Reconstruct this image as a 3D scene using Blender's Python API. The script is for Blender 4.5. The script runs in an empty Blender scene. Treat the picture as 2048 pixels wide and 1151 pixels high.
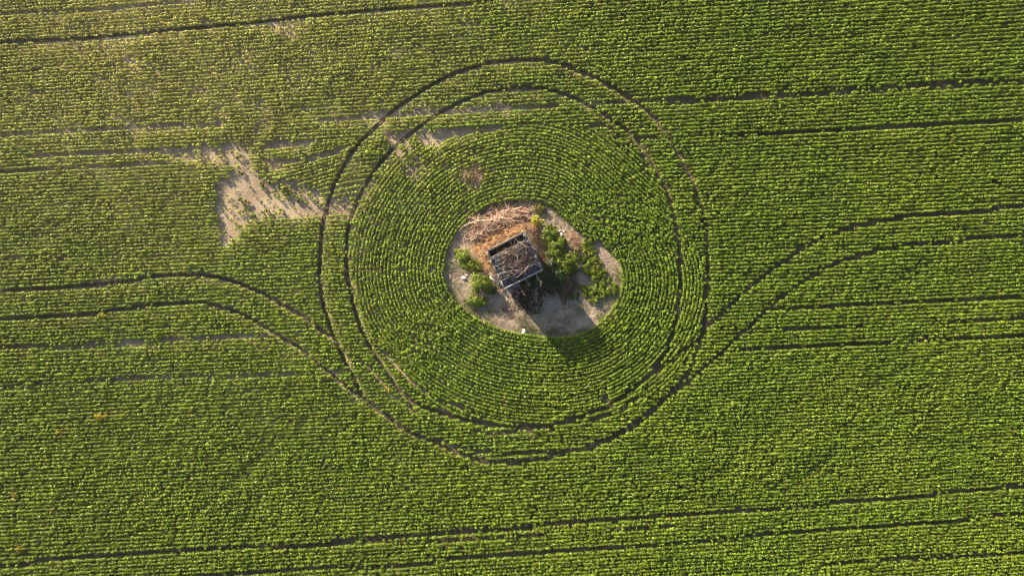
import bpy, math, random
import numpy as np
from mathutils import Vector

R = np.random.default_rng(7)
random.seed(7)
C = bpy.context.scene.collection
M_PX, H = 0.05, 80.0            # metres per photo pixel on the ground, camera height
EL = 19.0                       # sun elevation
SX, SY = -0.634, 0.773          # horizontal direction towards the sun


def P(px, py, z=0.0):
    """photo pixel -> world position of a point that stands z above the ground"""
    k = M_PX * (1 - z / H)
    return np.array([(px - 1024) * k, (575.5 - py) * k, z])


def Z(zx, zy, z=0.0):
    """the same from coordinates measured in the enlarged crop of the clearing"""
    return P(860 + zx / 3.488, 370 + zy / 3.488, z)


# ------------------------------------------------------------------ noise
_T = np.random.default_rng(3).random((256, 256))


def noise(x, y, s=0):
    x = np.asarray(x, float) + s * 17.3; y = np.asarray(y, float) + s * 9.7
    xi = np.floor(x).astype(int); yi = np.floor(y).astype(int)
    fx = x - xi; fy = y - yi
    fx = fx * fx * (3 - 2 * fx); fy = fy * fy * (3 - 2 * fy)
    a = _T[xi & 255, yi & 255]; b = _T[(xi + 1) & 255, yi & 255]
    c = _T[xi & 255, (yi + 1) & 255]; d = _T[(xi + 1) & 255, (yi + 1) & 255]
    return (a * (1 - fx) + b * fx) * (1 - fy) + (c * (1 - fx) + d * fx) * fy


def fbm(x, y, o=4, s=0):
    t = 0; a = 1; n = 0
    for i in range(o):
        t = t + a * noise(np.asarray(x) * 2 ** i, np.asarray(y) * 2 ** i, s + i); n += a; a *= .55
    return t / n


def sstep(x, a, b):
    t = np.clip((np.asarray(x, float) - a) / (b - a), 0, 1)
    return t * t * (3 - 2 * t)


def in_poly(x, y, poly):
    p = np.array(poly, float); ins = np.zeros(np.shape(x), bool); j = len(p) - 1
    for i in range(len(p)):
        xi, yi = p[i]; xj, yj = p[j]
        cr = ((yi > y) != (yj > y)) & (x < (xj - xi) * (y - yi) / ((yj - yi) or 1e-9) + xi)
        ins ^= cr; j = i
    return ins


def dist_line(x, y, pts):
    d = np.full(np.shape(x), 1e9)
    p = np.array(pts, float)
    for a, b in zip(p[:-1], p[1:]):
        ab = b - a; L = ab @ ab + 1e-9
        t = np.clip(((x - a[0]) * ab[0] + (y - a[1]) * ab[1]) / L, 0, 1)
        d = np.minimum(d, np.hypot(x - a[0] - t * ab[0], y - a[1] - t * ab[1]))
    return d


def smooth(pts, n=8, closed=False):
    p = np.array(pts, float); out = []
    m = len(p)
    for i in range(m if closed else m - 1):
        if closed:
            a, b, c, d = p[i - 1], p[i], p[(i + 1) % m], p[(i + 2) % m]
        else:
            a, b, c, d = p[max(i - 1, 0)], p[i], p[i + 1], p[min(i + 2, m - 1)]
        for t in np.arange(n) / n:
            out.append(.5 * (2 * b + (c - a) * t + (2 * a - 5 * b + 4 * c - d) * t * t + (3 * b - a - 3 * c + d) * t ** 3))
    out.append(out[0] if closed else p[-1])
    return np.array(out)


# ------------------------------------------------------------------ materials
def nt(name):
    m = bpy.data.materials.new(name); m.use_nodes = True
    t = m.node_tree; t.nodes.clear()
    o = t.nodes.new('ShaderNodeOutputMaterial')
    return m, t, o


def N(t, kind, **kw):
    n = t.nodes.new(kind)
    for k, v in kw.items():
        if k.startswith('i_'):
            key = k[2:]
            n.inputs[int(key) if key.isdigit() else key.replace('_', ' ')].default_value = v
        else:
            setattr(n, k, v)
    return n


def ramp(t, fac, stops):
    r = t.nodes.new('ShaderNodeValToRGB'); e = r.color_ramp.elements
    while len(e) < len(stops): e.new(.5)
    for el, (p, c) in zip(e, stops):
        el.position = p; el.color = (*c, 1)
    t.links.new(fac, r.inputs[0]); return r.outputs[0]


def leaf_mat(name, trans=.35, gloss=.35, rough=.45):
    m, t, o = nt(name)
    a = N(t, 'ShaderNodeAttribute', attribute_name='tint')
    b = N(t, 'ShaderNodeBsdfPrincipled'); b.inputs['Roughness'].default_value = rough
    b.inputs['Specular IOR Level'].default_value = gloss
    t.links.new(a.outputs['Color'], b.inputs['Base Color'])
    tr = N(t, 'ShaderNodeBsdfTranslucent')
    mx = N(t, 'ShaderNodeMix', data_type='RGBA', blend_type='MULTIPLY'); mx.inputs[0].default_value = 1
    mx.inputs[7].default_value = (1.5, 1.5, .55, 1)
    t.links.new(a.outputs['Color'], mx.inputs[6]); t.links.new(mx.outputs[2], tr.inputs[0])
    ms = N(t, 'ShaderNodeMixShader'); ms.inputs[0].default_value = trans
    t.links.new(b.outputs[0], ms.inputs[1]); t.links.new(tr.outputs[0], ms.inputs[2])
    t.links.new(ms.outputs[0], o.inputs[0]); return m


def tint_mat(name, rough=.8, scale=30, amt=.35, bump=.3):
    """face tint broken up by a fine grain"""
    m, t, o = nt(name)
    a = N(t, 'ShaderNodeAttribute', attribute_name='tint')
    g = N(t, 'ShaderNodeTexCoord'); n = N(t, 'ShaderNodeTexNoise', i_Scale=scale, i_Detail=4.0)
    t.links.new(g.outputs['Object'], n.inputs['Vector'])
    mp = N(t, 'ShaderNodeMapRange'); mp.inputs[1].default_value = .25; mp.inputs[2].default_value = .75
    mp.inputs[3].default_value = 1 - amt; mp.inputs[4].default_value = 1 + amt
    t.links.new(n.outputs['Fac'], mp.inputs[0])
    mx = N(t, 'ShaderNodeVectorMath', operation='SCALE')
    t.links.new(a.outputs['Color'], mx.inputs[0]); t.links.new(mp.outputs[0], mx.inputs['Scale'])
    b = N(t, 'ShaderNodeBsdfPrincipled'); b.inputs['Roughness'].default_value = rough
    b.inputs['Specular IOR Level'].default_value = .2
    bp = N(t, 'ShaderNodeBump'); bp.inputs['Strength'].default_value = bump; bp.inputs['Distance'].default_value = .02
    t.links.new(n.outputs['Fac'], bp.inputs['Height'])
    t.links.new(bp.outputs[0], b.inputs['Normal'])
    t.links.new(mx.outputs[0], b.inputs['Base Color']); t.links.new(b.outputs[0], o.inputs[0])
    return m


def soil_mat(name, cols, big=.25, fine=6.0, bump=.6, dist=.08):
    m, t, o = nt(name)
    g = N(t, 'ShaderNodeTexCoord')
    n1 = N(t, 'ShaderNodeTexNoise', i_Scale=big, i_Detail=6.0, i_Roughness=.6)
    n2 = N(t, 'ShaderNodeTexNoise', i_Scale=fine, i_Detail=5.0, i_Roughness=.65)
    for n in (n1, n2): t.links.new(g.outputs['Object'], n.inputs['Vector'])
    ad = N(t, 'ShaderNodeMath', operation='MULTIPLY_ADD'); ad.inputs[1].default_value = .45
    t.links.new(n2.outputs['Fac'], ad.inputs[0]); t.links.new(n1.outputs['Fac'], ad.inputs[2])
    c = ramp(t, ad.outputs[0], cols)
    b = N(t, 'ShaderNodeBsdfPrincipled'); b.inputs['Roughness'].default_value = .95
    b.inputs['Specular IOR Level'].default_value = .1
    bp = N(t, 'ShaderNodeBump'); bp.inputs['Strength'].default_value = bump; bp.inputs['Distance'].default_value = dist
    t.links.new(n2.outputs['Fac'], bp.inputs['Height']); t.links.new(bp.outputs[0], b.inputs['Normal'])
    t.links.new(c, b.inputs['Base Color']); t.links.new(b.outputs[0], o.inputs[0]); return m


SOIL = [(.42, (.13, .10, .078)), (.62, (.28, .215, .152)), (.9, (.50, .40, .285))]
M_ground = soil_mat('field_soil', SOIL, .22, 5.0, .9)
t = M_ground.node_tree; b_ = [n for n in t.nodes if n.type == 'BSDF_PRINCIPLED'][0]; rmp = [n for n in t.nodes if n.type == 'VALTORGB'][0]
g_ = N(t, 'ShaderNodeTexCoord'); ds = N(t, 'ShaderNodeVectorMath', operation='DISTANCE'); ds.inputs[1].default_value = (-22, 13, 0)
t.links.new(g_.outputs['Object'], ds.inputs[0])
mr = N(t, 'ShaderNodeMapRange', interpolation_type='SMOOTHSTEP'); mr.inputs[1].default_value = 18; mr.inputs[2].default_value = 42
mr.inputs[3].default_value = 1; mr.inputs[4].default_value = .36
t.links.new(ds.outputs['Value'], mr.inputs[0])
vs_ = N(t, 'ShaderNodeVectorMath', operation='SCALE'); t.links.new(rmp.outputs[0], vs_.inputs[0]); t.links.new(mr.outputs[0], vs_.inputs['Scale'])
dk = N(t, 'ShaderNodeMix', data_type='RGBA', blend_type='MULTIPLY'); dk.inputs[7].default_value = (.85, .95, .62, 1)
iv = N(t, 'ShaderNodeMath', operation='SUBTRACT'); iv.inputs[0].default_value = 1.0; t.links.new(mr.outputs[0], iv.inputs[1]); iv.use_clamp = True
t.links.new(iv.outputs[0], dk.inputs[0]); t.links.new(vs_.outputs[0], dk.inputs[6]); t.links.new(dk.outputs[2], b_.inputs['Base Color'])
M_clear = soil_mat('clearing_soil', [(.42, (.12, .098, .078)), (.58, (.27, .22, .172)), (.85, (.44, .35, .265))], .5, 7.0, 1.0, .09)
M_track = soil_mat('shaded_track_soil', [(.4, (.045, .043, .025)), (.65, (.085, .074, .046)), (.9, (.17, .135, .09))], .4, 8.0, .6, .04)  # dark brown soil with the green-black shade of the plants put into it
M_crop = leaf_mat('crop_leaf', .36, .32, .5)
M_leaf = leaf_mat('shrub_leaf', .34, .4, .45)
M_dry = leaf_mat('dry_leaf', .25, .15, .7)
M_twig = tint_mat('dead_wood', .85, 14, .35, .2)
M_wood = tint_mat('weathered_wood', .8, 7, .5, .5)
M_roof = tint_mat('weathered_roofing', .75, 3.5, .55, .5)
M_white = tint_mat('white_rubble', .7, 9, .15, .5)


# ------------------------------------------------------------------ mesh building
class MB:
    """collects faces (tris and quads) with one tint each, builds ONE mesh object"""
    def __init__(s): s.v = []; s.q = []; s.t = []; s.cq = []; s.ct = []; s.n = 0

    def quads(s, v, q, c):
        v = np.asarray(v, float).reshape(-1, 3); q = np.asarray(q, int).reshape(-1, 4)
        s.v.append(v); s.q.append(q + s.n); s.n += len(v)
        s.cq.append(np.broadcast_to(np.asarray(c, float), (len(q), 3)))

    def tris(s, v, q, c):
        v = np.asarray(v, float).reshape(-1, 3); q = np.asarray(q, int).reshape(-1, 3)
        s.v.append(v); s.t.append(q + s.n); s.n += len(v)
        s.ct.append(np.broadcast_to(np.asarray(c, float), (len(q), 3)))

    def leaves(s, ctr, nrm, d, ln, wd, col, droop=.25):
        """ctr (n,3) leaf base; nrm normal; d pointing direction"""
        n = len(ctr)
        d = d - (d * nrm).sum(1, keepdims=True) * nrm
        d /= np.linalg.norm(d, axis=1, keepdims=True) + 1e-9
        w = np.cross(nrm, d)
        ln = np.broadcast_to(ln, n)[:, None]; wd = np.broadcast_to(wd, n)[:, None]
        a = ctr; tip = ctr + d * ln - nrm * ln * droop
        m = ctr + d * ln * .45
        v = np.stack([a, m + w * wd * .5, tip, m - w * wd * .5], 1).reshape(-1, 3)
        s.quads(v, np.arange(n * 4).reshape(n, 4), col)

    def tube(s, pts, r0, r1, col, k=4):
        p = np.asarray(pts, float); n = len(p)
        tg = np.gradient(p, axis=0); tg /= np.linalg.norm(tg, axis=1, keepdims=True) + 1e-9
        up = np.array([0.3, .2, .93]); up = np.where(np.abs(tg @ up)[:, None] > .95, np.array([1., 0, 0]), up)
        a = np.cross(tg, up); a /= np.linalg.norm(a, axis=1, keepdims=True) + 1e-9
        b = np.cross(tg, a)
        r = np.linspace(r0, r1, n)[:, None, None]
        an = np.arange(k) * 2 * math.pi / k
        v = p[:, None] + r * (np.cos(an)[None, :, None] * a[:, None] + np.sin(an)[None, :, None] * b[:, None])
        i = np.arange(n - 1)[:, None] * k; j = np.arange(k)[None]; j2 = (j + 1) % k
        q = np.stack([i + j, i + j2, i + k + j2, i + k + j], -1).reshape(-1, 4)
        s.quads(v.reshape(-1, 3), q, col)

    def box(s, o, ax, sz, col):
        """o = centre, ax = 3 axes (rows), sz = full sizes"""
        ax = np.asarray(ax, float); h = np.asarray(sz, float) / 2
        c = np.array([[x, y, z] for z in (-1, 1) for y in (-1, 1) for x in (-1, 1)]) * h
        s.quads(np.asarray(o) + c @ ax, [[0, 2, 3, 1], [4, 5, 7, 6], [0, 1, 5, 4], [2, 6, 7, 3], [0, 4, 6, 2], [1, 3, 7, 5]], col)

    def build(s, name, mat, parent=None, loc=None):
        v = np.concatenate(s.v)
        if loc is not None: v = v - np.asarray(loc, float)
        q = np.concatenate(s.q) if s.q else np.zeros((0, 4), int)
        t = np.concatenate(s.t) if s.t else np.zeros((0, 3), int)
        col = np.concatenate((s.cq or [np.zeros((0, 3))]) + (s.ct or []))
        me = bpy.data.meshes.new(name)
        nl = q.size + t.size; nf = len(q) + len(t)
        me.vertices.add(len(v)); me.loops.add(nl); me.polygons.add(nf)
        me.vertices.foreach_set('co', v.astype(np.float32).ravel())
        me.loops.foreach_set('vertex_index', np.concatenate([q.ravel(), t.ravel()]).astype(np.int32))
        st = np.concatenate([np.arange(len(q)) * 4, q.size + np.arange(len(t)) * 3]).astype(np.int32)
        me.polygons.foreach_set('loop_start', st)
        at = me.attributes.new('tint', 'FLOAT_COLOR', 'FACE')
        at.data.foreach_set('color', np.c_[np.clip(col, 0, 1), np.ones(nf)].astype(np.float32).ravel())
        me.update(calc_edges=True)
        me.materials.append(mat)
        o = bpy.data.objects.new(name, me); C.objects.link(o)
        if parent is not None: o.parent = parent
        if loc is not None: o.location = [float(i) for i in loc]
        return o


def tag(o, label=None, cat=None, group=None, kind=None):
    for k, v in (('label', label), ('category', cat), ('group', group), ('kind', kind)):
        if v: o[k] = v
    return o


def empty(name, loc, label, cat, group=None):
    o = bpy.data.objects.new(name, None); C.objects.link(o); o.location = [float(i) for i in loc]
    o.empty_display_size = .3
    return tag(o, label, cat, group)


def jit(base, n, amt=.25, hue=.1):
    c = np.asarray(base) * (1 + R.normal(0, amt, (n, 1)).clip(-.7, .9))
    return (c * (1 + R.normal(0, hue, (n, 3)))).clip(.004, .95)


# ------------------------------------------------------------------ traced marks (photo pixels)
T_OUT = [(640, 520), (638, 550), (645, 602), (660, 654), (678, 696), (694, 731), (708, 757), (724, 790), (748, 814), (774, 831), (802, 852),
         (829, 868), (864, 882), (899, 898), (934, 911), (982, 923), (1052, 922), (1094, 914), (1132, 902), (1174, 894), (1222, 874), (1271, 846),
         (1313, 814), (1347, 780), (1375, 745), (1393, 706), (1406, 661), (1413, 613), (1417, 550), (1416, 505), (1413, 464), (1402, 410), (1383, 357),
         (1361, 314), (1330, 264), (1299, 227), (1255, 194), (1214, 167), (1164, 144), (1120, 127), (1080, 120), (1030, 119), (981, 125), (934, 138),
         (895, 153), (856, 174), (825, 194), (794, 214), (760, 245), (731, 273), (703, 305), (685, 336), (668, 370), (654, 412), (644, 455)]
T_IN = [(694, 550), (701, 585), (711, 626), (725, 665), (743, 699), (761, 725), (783, 760), (801, 779), (824, 801), (847, 812), (881, 825), (914, 834),
        (948, 843), (994, 851), (1061, 853), (1110, 848), (1160, 832), (1194, 821), (1222, 807), (1250, 787), (1278, 769), (1309, 738), (1327, 713),
        (1340, 682), (1351, 644), (1358, 602), (1361, 550), (1360, 510), (1355, 473), (1349, 432), (1339, 398), (1327, 364), (1311, 336), (1299, 317),
        (1283, 292), (1255, 261), (1227, 242), (1205, 226), (1174, 209), (1142, 193), (1111, 183), (1075, 175), (1012, 177), (975, 183), (944, 194),
        (912, 208), (878, 227), (841, 252), (819, 268), (794, 289), (762, 324), (738, 358), (717, 395), (703, 430), (695, 465), (692, 508)]
L1 = [(-90, 589), (0, 582), (104, 575), (208, 567), (261, 560), (313, 551), (365, 549), (410, 551), (445, 556), (487, 570), (528, 588), (563, 609), (598, 629), (633, 654), (660, 672)]
L2 = [(-90, 646), (0, 640), (87, 633), (174, 628), (261, 615), (330, 607), (400, 605), (445, 614), (487, 629), (528, 652), (563, 675), (598, 695), (626, 720), (653, 741), (680, 762), (705, 782), (724, 792)]
R1 = [(2140, 403), (2048, 411), (1956, 422), (1851, 428), (1780, 438), (1721, 449), (1671, 465), (1624, 485), (1585, 510), (1546, 538), (1506, 569), (1467, 604), (1428, 641), (1407, 664)]
R2 = [(2140, 458), (2048, 467), (1956, 477), (1858, 485), (1780, 495), (1733, 506), (1690, 518), (1655, 534), (1616, 557), (1569, 589), (1534, 620), (1506, 647), (1467, 682), (1428, 718), (1389, 751), (1358, 780)]
B1 = [(-90, 1140), (0, 1131), (100, 1120), (225, 1107), (425, 1099), (475, 1094), (625, 1088), (750, 1076), (925, 1061), (1024, 1055), (1400, 1026), (1700, 1004), (2048, 970), (2140, 960)]
B2 = [(300, 1165), (435, 1150), (700, 1133), (825, 1127), (925, 1116), (1024, 1109), (1400, 1080), (1700, 1056), (2048, 1028), (2140, 1020)]
U1 = [(-90, 88), (30, 83), (150, 77), (300, 64), (450, 50), (560, 39), (700, 24), (900, 8), (1010, -4), (1100, -14)]
# (line, half width, chance that a plant on it is missing, share of the length that is open)
TRACKS = [(smooth(T_OUT, 6, True), 4.6), (smooth(T_IN, 6, True), 4.3), (smooth(L1), 4.6), (smooth(L2), 4.3), (smooth(R1), 4.3), (smooth(R2), 4.1),
          (smooth(B1), 3.9), (smooth(B2), 3.2), (smooth(U1), 4.0)]
GAPS = [  # seed rows that were missed
    ([(-90, 700), (0, 696), (200, 689), (540, 671)], 4.2, .88), ([(-90, 777), (15, 772), (90, 768), (300, 756), (700, 740)], 3.6, .85),
    ([(0, 517), (240, 510)], 2.6, .6), ([(-90, 274), (0, 270), (200, 258), (440, 247)], 4.2, .9), ([(60, 312), (240, 302), (345, 297)], 4.6, .92),
    ([(-90, 348), (0, 343), (100, 336), (335, 325)], 4.4, .9), ([(-90, 32), (0, 27), (100, 22), (250, 12), (380, 2)], 3.8, .9),
    ([(1270, 203), (1400, 198), (1600, 186), (1760, 177), (2048, 159), (2140, 153)], 4.4, .99), ([(1400, 270), (1600, 262), (1800, 252), (2048, 237), (2140, 232)], 3.4, .92),
    ([(1546, 616), (1624, 614), (1741, 608), (1858, 604), (2048, 592), (2140, 588)], 3.2, .85), ([(1440, 659), (1546, 657), (1624, 655), (1725, 651)], 3.0, .7),
    ([(1870, 643), (2048, 633), (2140, 628)], 3.8, .92), ([(1479, 698), (1600, 694), (1721, 686), (1858, 678), (2048, 671), (2140, 667)], 3.8, .85),
    ([(640, 1093), (740, 1085), (1024, 1072), (1350, 1050)], 3.2, .75), ([(1650, 1128), (2048, 1103), (2140, 1098)], 3.6, .88),
    ([(640, 240), (731, 231), (862, 223), (981, 216), (1090, 211), (1115, 208)], 5.0, .94), ([(1189, 204), (1252, 203)], 4, .9),
    ([(1183, 247), (1224, 255)], 4.2, .95), ([(1278, 273), (1312, 273)], 4, .95), ([(556, 322), (600, 320), (640, 312), (690, 296)], 4.6, .9),
    ([(756, 693), (779, 720), (808, 750), (853, 786)], 3.0, .9), ([(876, 799), (915, 810), (960, 824)], 3.4, .95),
    ([(722, 720), (745, 745), (772, 779), (799, 802), (835, 824), (856, 842)], 3.7, .85), ([(864, 875), (900, 888), (950, 900), (1000, 905), (1060, 906), (1112, 902)], 3.2, .95),
    ([(944, 857), (960, 863), (994, 866), (1039, 866), (1070, 864)], 3.4, .9), ([(1398, 680), (1365, 700), (1335, 728), (1312, 750)], 3.2, .9),
    ([(1180, 838), (1240, 820), (1275, 795)], 3.6, .75), ([(1100, 860), (1160, 852), (1205, 838)], 3.2, .6), 
    ([(1280, 300), (1300, 345)], 3, .6)]
BARE = [  # (polygon, share of the plants that stands)
    ([(428, 365), (455, 351), (462, 336), (447, 323), (390, 317), (345, 315), (338, 299), (395, 291), (440, 287), (492, 284), (496, 300), (500, 322), (508, 345),
      (522, 356), (545, 360), (560, 374), (590, 385), (612, 400), (640, 404), (650, 420), (640, 428), (600, 432), (570, 433), (530, 433), (495, 440), (490, 455),
      (470, 470), (452, 495), (428, 490), (440, 470), (436, 450), (431, 430), (429, 400)], .05),
    ([(524, 283), (560, 277), (604, 277), (640, 281), (605, 293), (560, 297), (524, 298)], .06), ([(250, 297), (350, 291), (345, 309), (250, 306)], .2),
    ([(524, 312), (560, 316), (556, 340), (528, 345)], .15), ([(545, 365), (640, 400), (650, 380), (560, 352)], .4),
    ([(658, 402), (698, 392), (703, 416), (690, 424), (654, 424)], .2), ([(768, 261), (836, 260), (814, 290), (782, 293), (776, 282)], .03),
    ([(828, 266), (870, 259), (930, 254), (1004, 247), (1008, 257), (940, 268), (890, 279), (864, 293), (840, 288)], .03),
    ([(790, 300), (835, 290), (850, 320), (835, 365), (800, 345)], .5), ([(1180, 785), (1215, 778), (1225, 810), (1190, 825)], .5),
    ([(918, 335), (955, 322), (968, 345), (958, 380), (930, 380), (920, 360)], .35)]
COLUMN = [(499, 200), (519, 200), (518, 300), (516, 340), (505, 344), (501, 300)]
RING = [(705, 560), (698, 500), (706, 440), (728, 393), (760, 342), (800, 300), (860, 278), (930, 264), (1000, 250), (1080, 245), (1160, 253), (1230, 273), (1275, 300),
        (1308, 340), (1333, 390), (1352, 440), (1388, 470), (1408, 520), (1410, 600), (1400, 655), (1385, 700), (1352, 752), (1300, 795), (1240, 832), (1180, 848),
        (1100, 856), (1000, 856), (920, 838), (850, 800), (800, 748), (757, 687), (724, 630)]
HOLE = [(890, 542), (891, 508), (906, 476), (929, 447), (955, 424), (989, 407), (1032, 398), (1075, 401), (1109, 416), (1127, 430), (1144, 450), (1163, 470),
        (1186, 475), (1211, 489), (1233, 519), (1241, 545), (1241, 576), (1233, 602), (1215, 628), (1198, 642), (1175, 661), (1147, 670), (1112, 672), (1084, 670),
        (1043, 665), (1003, 657), (969, 642), (940, 625), (914, 605), (897, 579)]
HOLE_S = smooth(HOLE, 4, True)

# ------------------------------------------------------------------ crop plants
SP, ST = 7.2, 4.1


def straight_rows():
    c = np.arange(-130, 1290, SP); x = np.arange(-120, 2170, ST)
    cc, xx = np.meshgrid(c, x, indexing='ij')
    xx = xx + R.normal(0, 1.1, xx.shape) + R.uniform(0, ST, (len(c), 1))
    s = .046 + .03 * ((cc - 600) / 600) ** 2
    yy = cc - s * (xx - 1024)
    A = np.interp(yy, [283, 292, 310, 347, 386, 411, 440], [0, -12, -26, -38, -33, -18, 0])
    w = sstep(xx, 540, 745) * (xx < 830)
    bump = A * w
    dyc = 1 + np.gradient(bump, SP, axis=0)
    yy = yy + bump + 1.3 * (noise(xx / 60, cc / 3, 2) - .5) + 2.2 * (noise(xx / 240, cc / 40, 5) - .5) + R.normal(0, .55, xx.shape)
    keep = (R.random(xx.shape) < np.clip(dyc / .7, 0, 1)) & ~in_poly(xx, yy, RING)
    return xx[keep], yy[keep], np.full(keep.sum(), .05)


def ring_rows():
    cx, cy = 1065., 535.
    th = np.linspace(-math.pi, math.pi, 1440, endpoint=False)
    hp = HOLE_S - (cx, cy); ha = np.arctan2(hp[:, 1], hp[:, 0]); hr = np.hypot(hp[:, 0], hp[:, 1])
    o = np.argsort(ha); rh = np.interp(th, ha[o], hr[o], period=2 * math.pi)
    f = np.fft.rfft(rh); fs = f.copy(); fs[7:] = 0; rs = np.fft.irfft(fs, 1440)
    X, Y, D = [], [], []
    for k in range(0, 40):
        r = rs + 3.5 + k * SP
        px, py = cx + r * np.cos(th), cy + r * np.sin(th)
        L = np.r_[0, np.cumsum(np.hypot(np.diff(px), np.diff(py)))]
        n = int(L[-1] / ST); l = np.arange(n) * ST + R.normal(0, 1.1, n)
        x = np.interp(l, L, px); y = np.interp(l, L, py)
        wob = 1.6 * (noise(l / 60, np.full(n, k * 7.1), 4) - .5) + R.normal(0, .55, n)
        a = np.arctan2(y - cy, x - cx)
        X.append(x + wob * np.cos(a)); Y.append(y + wob * np.sin(a)); gx_, gy_ = np.gradient(x), np.gradient(y); D.append(np.arctan2(-gy_, gx_))
    x = np.concatenate(X); y = np.concatenate(Y)
    # the drill overlapped in the north-east, so the rows there are mixed up
    m = np.exp(-(((x - 1220) / 70) ** 2 + ((y - 440) / 45) ** 2)) + .8 * np.exp(-(((x - 850) / 40) ** 2 + ((y - 690) / 45) ** 2))
    x = x + R.normal(0, 3.2, len(x)) * m; y = y + R.normal(0, 3.2, len(x)) * m
    k = in_poly(x, y, RING) & ~in_poly(x, y, HOLE_S)
    return x[k], y[k], np.concatenate(D)[k]


def crop_points():
    a, b = straight_rows(), ring_rows()
    x = np.r_[a[0], b[0]]; y = np.r_[a[1], b[1]]; dr = np.r_[a[2], b[2]]
    n = len(x)
    keep = np.full(n, .975)
    pale = np.exp(-(((x - 420) / 520) ** 2 + ((y - 120) / 260) ** 2))
    thin = fbm(x / 45, y / 22, 3, 1)
    keep -= .38 * pale * sstep(thin, .5, .75)
    keep -= .16 * sstep(thin, .66, .82)
    keep -= .25 * sstep(noise(x / 16, y / 9, 9), .86, .97)
    for pts, hw in TRACKS:
        d = dist_line(x, y, pts)
        keep = np.where(d < hw * (.90 + .30 * noise(x / 34, y / 34, 81)) + R.normal(0, .6, n), .015 + .07 * (noise(x / 14, y / 14, 82) > .8), keep)
    for pts, hw, miss in GAPS:
        d = dist_line(x, y, pts)
        open_ = noise(x / 26, y / 60, 12) < miss * 1.02
        keep = np.where((d < hw + R.normal(0, .6, n)) & open_, keep * (1 - miss) * .4, keep)
    d = dist_line(x, y, [(1372, 755), (1345, 783), (1310, 817), (1268, 849), (1220, 877), (1172, 896)])
    keep = np.where(d < 6.3, .05, keep)
    for poly, sh in BARE:
        jj = 3.4 if poly is BARE[0][0] else 1.3; jx, jy = R.normal(0, jj, n), R.normal(0, jj, n)
        keep = np.where(in_poly(x + jx, y + jy, poly) & ~in_poly(x, y, COLUMN), keep * (sh + (.12 * sstep(x, 510, 600) * (noise(x / 9, y / 9, 91) > .5) + .08 * (y < 320) if poly is BARE[0][0] else 0)), keep)
    k = R.random(n) < keep
    return x[k], y[k], dr[k]


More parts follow.
